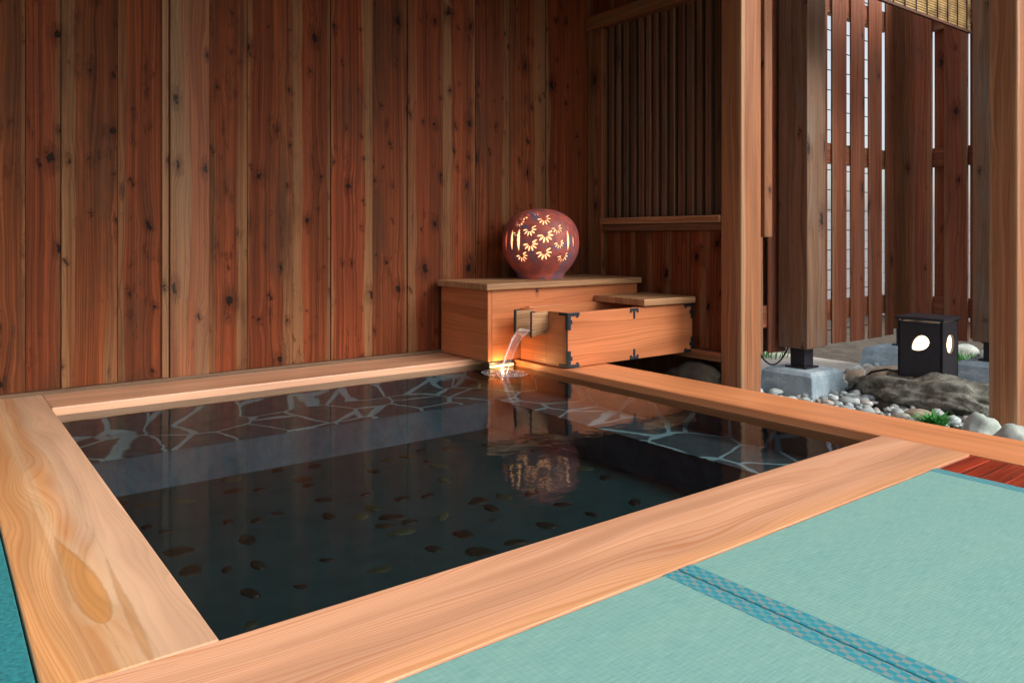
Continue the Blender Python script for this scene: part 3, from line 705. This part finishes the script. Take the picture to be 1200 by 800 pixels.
md = sh.modifiers.new('thickness', 'SOLIDIFY'); md.thickness = .005; md.offset = -1
ib = MB(); ib.rock(at(cx_, cy_, cz_+.32), at(.295, .295, .255), 1., 4, .0); ib.build('diffuser', emit('lamp_glow', (1., .60, .27), 1.25), lamp)
pl_ = bpy.data.lights.new('ceramic_lamp_glow', 'POINT'); po = bpy.data.objects.new('ceramic_lamp_glow', pl_); COL.objects.link(po)

bpy.data.objects.remove(po)

# ------------------------------------------------------------------ garden lantern
GL = (7.12, 3.22, -.235)
gl_ = thing('garden_lantern', 'black square garden lantern with glowing leaf-shaped openings on the dark boulder', 'lantern', GL)
gs = .185; gh = .49
def panel(hole, M):   # panel in local x (across) / z (up), hole outline list
    nseg = len(hole); outer = []
    for (hx, hz) in hole:      # project the hole outline outwards onto the rectangle
        cx0, cz0 = hcx, hcz; dx_, dz_ = hx-cx0, hz-cz0
        tt = min((( gs-cx0)/dx_ if dx_ > 1e-9 else 1e9), ((-gs-cx0)/dx_ if dx_ < -1e-9 else 1e9), ((gh-cz0)/dz_ if dz_ > 1e-9 else 1e9), ((0-cz0)/dz_ if dz_ < -1e-9 else 1e9))
        outer.append([cx0+dx_*tt, cz0+dz_*tt])
    for cxr, czr in ((gs,0),(gs,gh),(-gs,0),(-gs,gh)):   # snap nearest to the corners
        b_ = min(outer, key=lambda o_: (o_[0]-cxr)**2+(o_[1]-czr)**2); b_[0], b_[1] = cxr, czr
    vs = []
    for yv in (0, .02):
        vs += [(h_[0]*U, yv*U, h_[1]*U) for h_ in hole] + [(o_[0]*U, yv*U, o_[1]*U) for o_ in outer]
    fs = []; n = nseg
    for i in range(n):
        j = (i+1) % n
        fs.append((i, j, n+j, n+i)); fs.append((2*n+j, 2*n+i, 3*n+i, 3*n+j)); fs.append((j, i, 2*n+i, 2*n+j)); fs.append((n+i, n+j, 3*n+j, 3*n+i))
    return vs, fs
base = Matrix.Translation(at(*GL)) @ Matrix.Rotation(R(4), 4, 'Z')
for i in range(4):
    pts = []
    for j in range(48):
        a = 2*math.pi*j/48
        if i % 2 == 0:    # leaf: teardrop tilted
            rr_ = .085; x_ = math.cos(a); y_ = math.sin(a)*math.sin(a/2)**.5
            tx = rr_*x_; tz = rr_*.80*y_
            th = R(220); pts.append((.0+tx*math.cos(th)-tz*math.sin(th)+.0, .30+tx*math.sin(th)+tz*math.cos(th)))
        else: pts.append((.0+.085*math.cos(a), .30+.082*math.sin(a)))
    hcx, hcz = 0., .30
    M_ = base @ Matrix.Rotation(R(-90+90*i), 4, 'Z') @ Matrix.Translation(at(0, -gs, 0))
    vs, fs = panel(pts, M_)
    if i in (0,): pass
    MB().poly(vs, fs, 2, M=M_).build('side_panel', M_black, gl_)
for a_, b_ in ((-1,-1),(1,-1),(1,1),(-1,1)):
    MB().box(a_*.18-.012, a_*.18+.012, b_*.18-.012, b_*.18+.012, gh-.002, gh+.018, M=base).build('cap_stud', M_black, gl_)
MB().box(-.203, .203, -.203, .203, gh+.017, gh+.043, M=base).build('cap', M_black, gl_, .002)
MB().box(-.16, .16, -.16, .16, .05, gh-.03, M=base).build('diffuser', emit('lantern_glow', (1., .72, .42), 3.2), gl_, .03)

# ------------------------------------------------------------------ rocks and pebbles of the garden
def rock(c, size, seed, mat, label, sub=4, rough=.2, rot=0., flat=0., name='boulder', grp=None, freq=1.6):
    mb = MB(); mb.rock(at(*c), at(*size), seed, sub, rough, Matrix.Rotation(rot, 3, 'Z'), freq, flat)
    return tag(mb.build(name, mat, loc=at(c[0], c[1], c[2]-size[2]*.6)), label, 'rock', grp)
rock((6.98, 3.0, -.40), (.38, .80, .205), 12.3, M_rock, 'long dark rough boulder carrying the black garden lantern', 5, .20, R(-8), freq=2.2)
rock((5.04, 1.76, -.33), (.17, .19, .24), 3.7, M_pale, 'pale smooth boulder in front of the right-edge post', 4, .12)
rock((5.26, 2.05, -.33), (.13, .13, .225), 8.1, M_pale, 'smaller pale boulder left of the pale boulder by the right-edge post', 4, .12)
rock((4.95, 1.42, -.33), (.17, .19, .235), 5.2, M_pale, 'pale boulder cut by the right edge of the picture', 4, .12)
rock((7.62, 3.82, -.41), (.20, .22, .13), 6.5, M_tan, 'round tan rock left of the garden lantern', 4, .12)
rock((7.25, 3.98, -.41), (.10, .10, .12), 2.2, M_tan, 'small tan rock beside the nearest concrete footing', 3, .2)
rock((6.35, 2.95, -.44), (.13, .10, .06), 9.4, M_tan, 'flat tan rock below the dark boulder', 3, .2)
random.seed(21); gp = MB()
for i in range(3400):
    x = random.uniform(4.32, 8.8); y = random.uniform(.8, 4.52)
    if 6.36 < x < 6.98 and 3.87 < y < 4.5: continue
    if x > 6.8 and random.random() < .35: continue
    a = random.choice((.02, .028, .033, .042, .05, .068))*random.uniform(.8, 1.15)
    gp.rock(at(x, y, GZ-.005+random.uniform(0, .06)), (a*U, a*U*random.uniform(.6, .9), a*U*random.uniform(.4, .7)), random.uniform(0, 99), 2 if x < 7.5 else 1, .26)
tag(gp.build('gravel', M_peb), 'white, grey and brown river pebbles filling the strip beside the bath', 'gravel', kind='stuff')

# ------------------------------------------------------------------ plants
k = NT('fresh_leaves'); r0 = k.white(k.sep(k.uv('Seed'))[0])
M_leaf = k.fin(k.mix(r0, (.03,.22,.05), (.08,.36,.07)), .5); k.b.inputs['Subsurface Weight'].default_value = 0.
def blades(cx, cy, z, n, h_, w_, spread, seed, name, label, lean=.5):
    random.seed(seed); mb = MB()
    for i in range(n):
        a = random.uniform(0, 6.28); r_ = spread*math.sqrt(random.random()); bx, by = cx+r_*math.cos(a), cy+r_*math.sin(a)
        hh = h_*random.uniform(.5, 1.); la = random.uniform(0, 6.28); ll = hh*lean*random.uniform(.2, 1.2)
        px_, py_ = math.cos(la+1.57)*w_, math.sin(la+1.57)*w_; vs = []; fs = []
        for s1 in range(4):
            t_ = s1/3; ww = (1-t_)*.9+.1 if name == 'grass_tuft' else math.sin(math.pi*(t_*.8+.15))
            ox, oy = math.cos(la)*ll*t_*t_, math.sin(la)*ll*t_*t_
            vs += [at(bx+ox-px_*ww, by+oy-py_*ww, z+hh*t_*(1-.2*t_)), at(bx+ox+px_*ww, by+oy+py_*ww, z+hh*t_*(1-.2*t_))]
        for s1 in range(3): fs.append((2*s1, 2*s1+1, 2*s1+3, 2*s1+2))
        mb.poly(vs, fs, 2)
    return tag(mb.build(name, M_leaf, loc=at(cx, cy, z)), label, 'plant')
blades(5.88, 2.62, GZ+.05, 150, .17, .014, .07, 4, 'small_plant', 'small bright green leafy plant among the pebbles by the rim board', .9)
blades(9.6, 4.0, -.5, 90, .24, .010, .2, 5, 'grass_tuft', 'grass tuft behind the garden lantern under the dark fence')
blades(9.7, 3.6, -.5, 60, .2, .010, .15, 6, 'grass_tuft', 'grass tuft showing right of the garden lantern')
blades(8.3, 5.6, -.485, 50, .16, .009, .2, 7, 'grass_tuft', 'faint grass tuft at the foot of the fence gaps')
# pale kerb stones beyond the dark fence
kb = MB()
for i in range(8): kb.rock(at(10.2+.05*(i%2), 2.2+i*.33, -.46), at(.18, .17, .14), i*3.3, 3, .15)
tag(kb.build('stone_edging', M_pale), 'row of pale stones edging the bed beyond the dark fence', 'edging')

# ------------------------------------------------------------------ cables
c1 = MB(); pts = []
for i in range(17):
    t_ = i/16; pts.append(at(5.9+.75*t_, 4.12+.18*t_, -.02-.16*math.sin(math.pi*t_)**.8))
c1.tube(pts, .008*U, 8); tag(c1.build('power_cable', M_cable, loc=at(6.2, 4.2, -.1)), 'black cable looping down beside the grey-brown post', 'cable')
c1 = MB(); pts = [at(*p) for p in ((6.96,3.36,-.215),(6.93,3.50,-.20),(6.90,3.62,-.235),(6.86,3.70,-.31),(6.80,3.76,-.40),(6.72,3.80,-.45))]
c1.tube(pts, .010*U, 8); tag(c1.build('power_cable', M_cable, loc=at(6.85, 3.6, -.3)), 'black cable curling down the boulder from the garden lantern', 'cable')

# ------------------------------------------------------------------ bamboo blind
k = NT('bamboo_reed'); r0 = k.white(k.sep(k.uv('Seed'))[0]); nn = k.noise(k.obj(), 12., 4., .6)
M_reed = k.fin(k.mix(k.mr(nn, .4, .65), k.mix(r0, (.45,.30,.12), (.62,.45,.20)), (.28,.18,.08)), .5)
bl = thing('bamboo_blind', 'yellow bamboo reed blind hanging at the top right corner', 'blind', (7.3, 3.35, 3.06))
mb = MB(); z = 3.07; i = 0
while z < 4.15:
    mb.tube([at(6.0, 3.35, z), at(8.30+random.uniform(-.01,.01), 3.35, z)], .0105*U, 5); z += .0235
mb.build('reeds', M_reed, bl)
mb = MB(); x = 6.1
while x < 8.3:
    mb.box(x-.006, x+.006, 3.332, 3.338, 3.055, 4.15); mb.box(x-.006, x+.006, 3.362, 3.368, 3.055, 4.15); x += .21
mb.build('cords', M_cable, bl)
MB().box(6.0, 8.31, 3.335, 3.365, 3.035, 3.057, 0).build('bottom_bar', M_dark, bl)
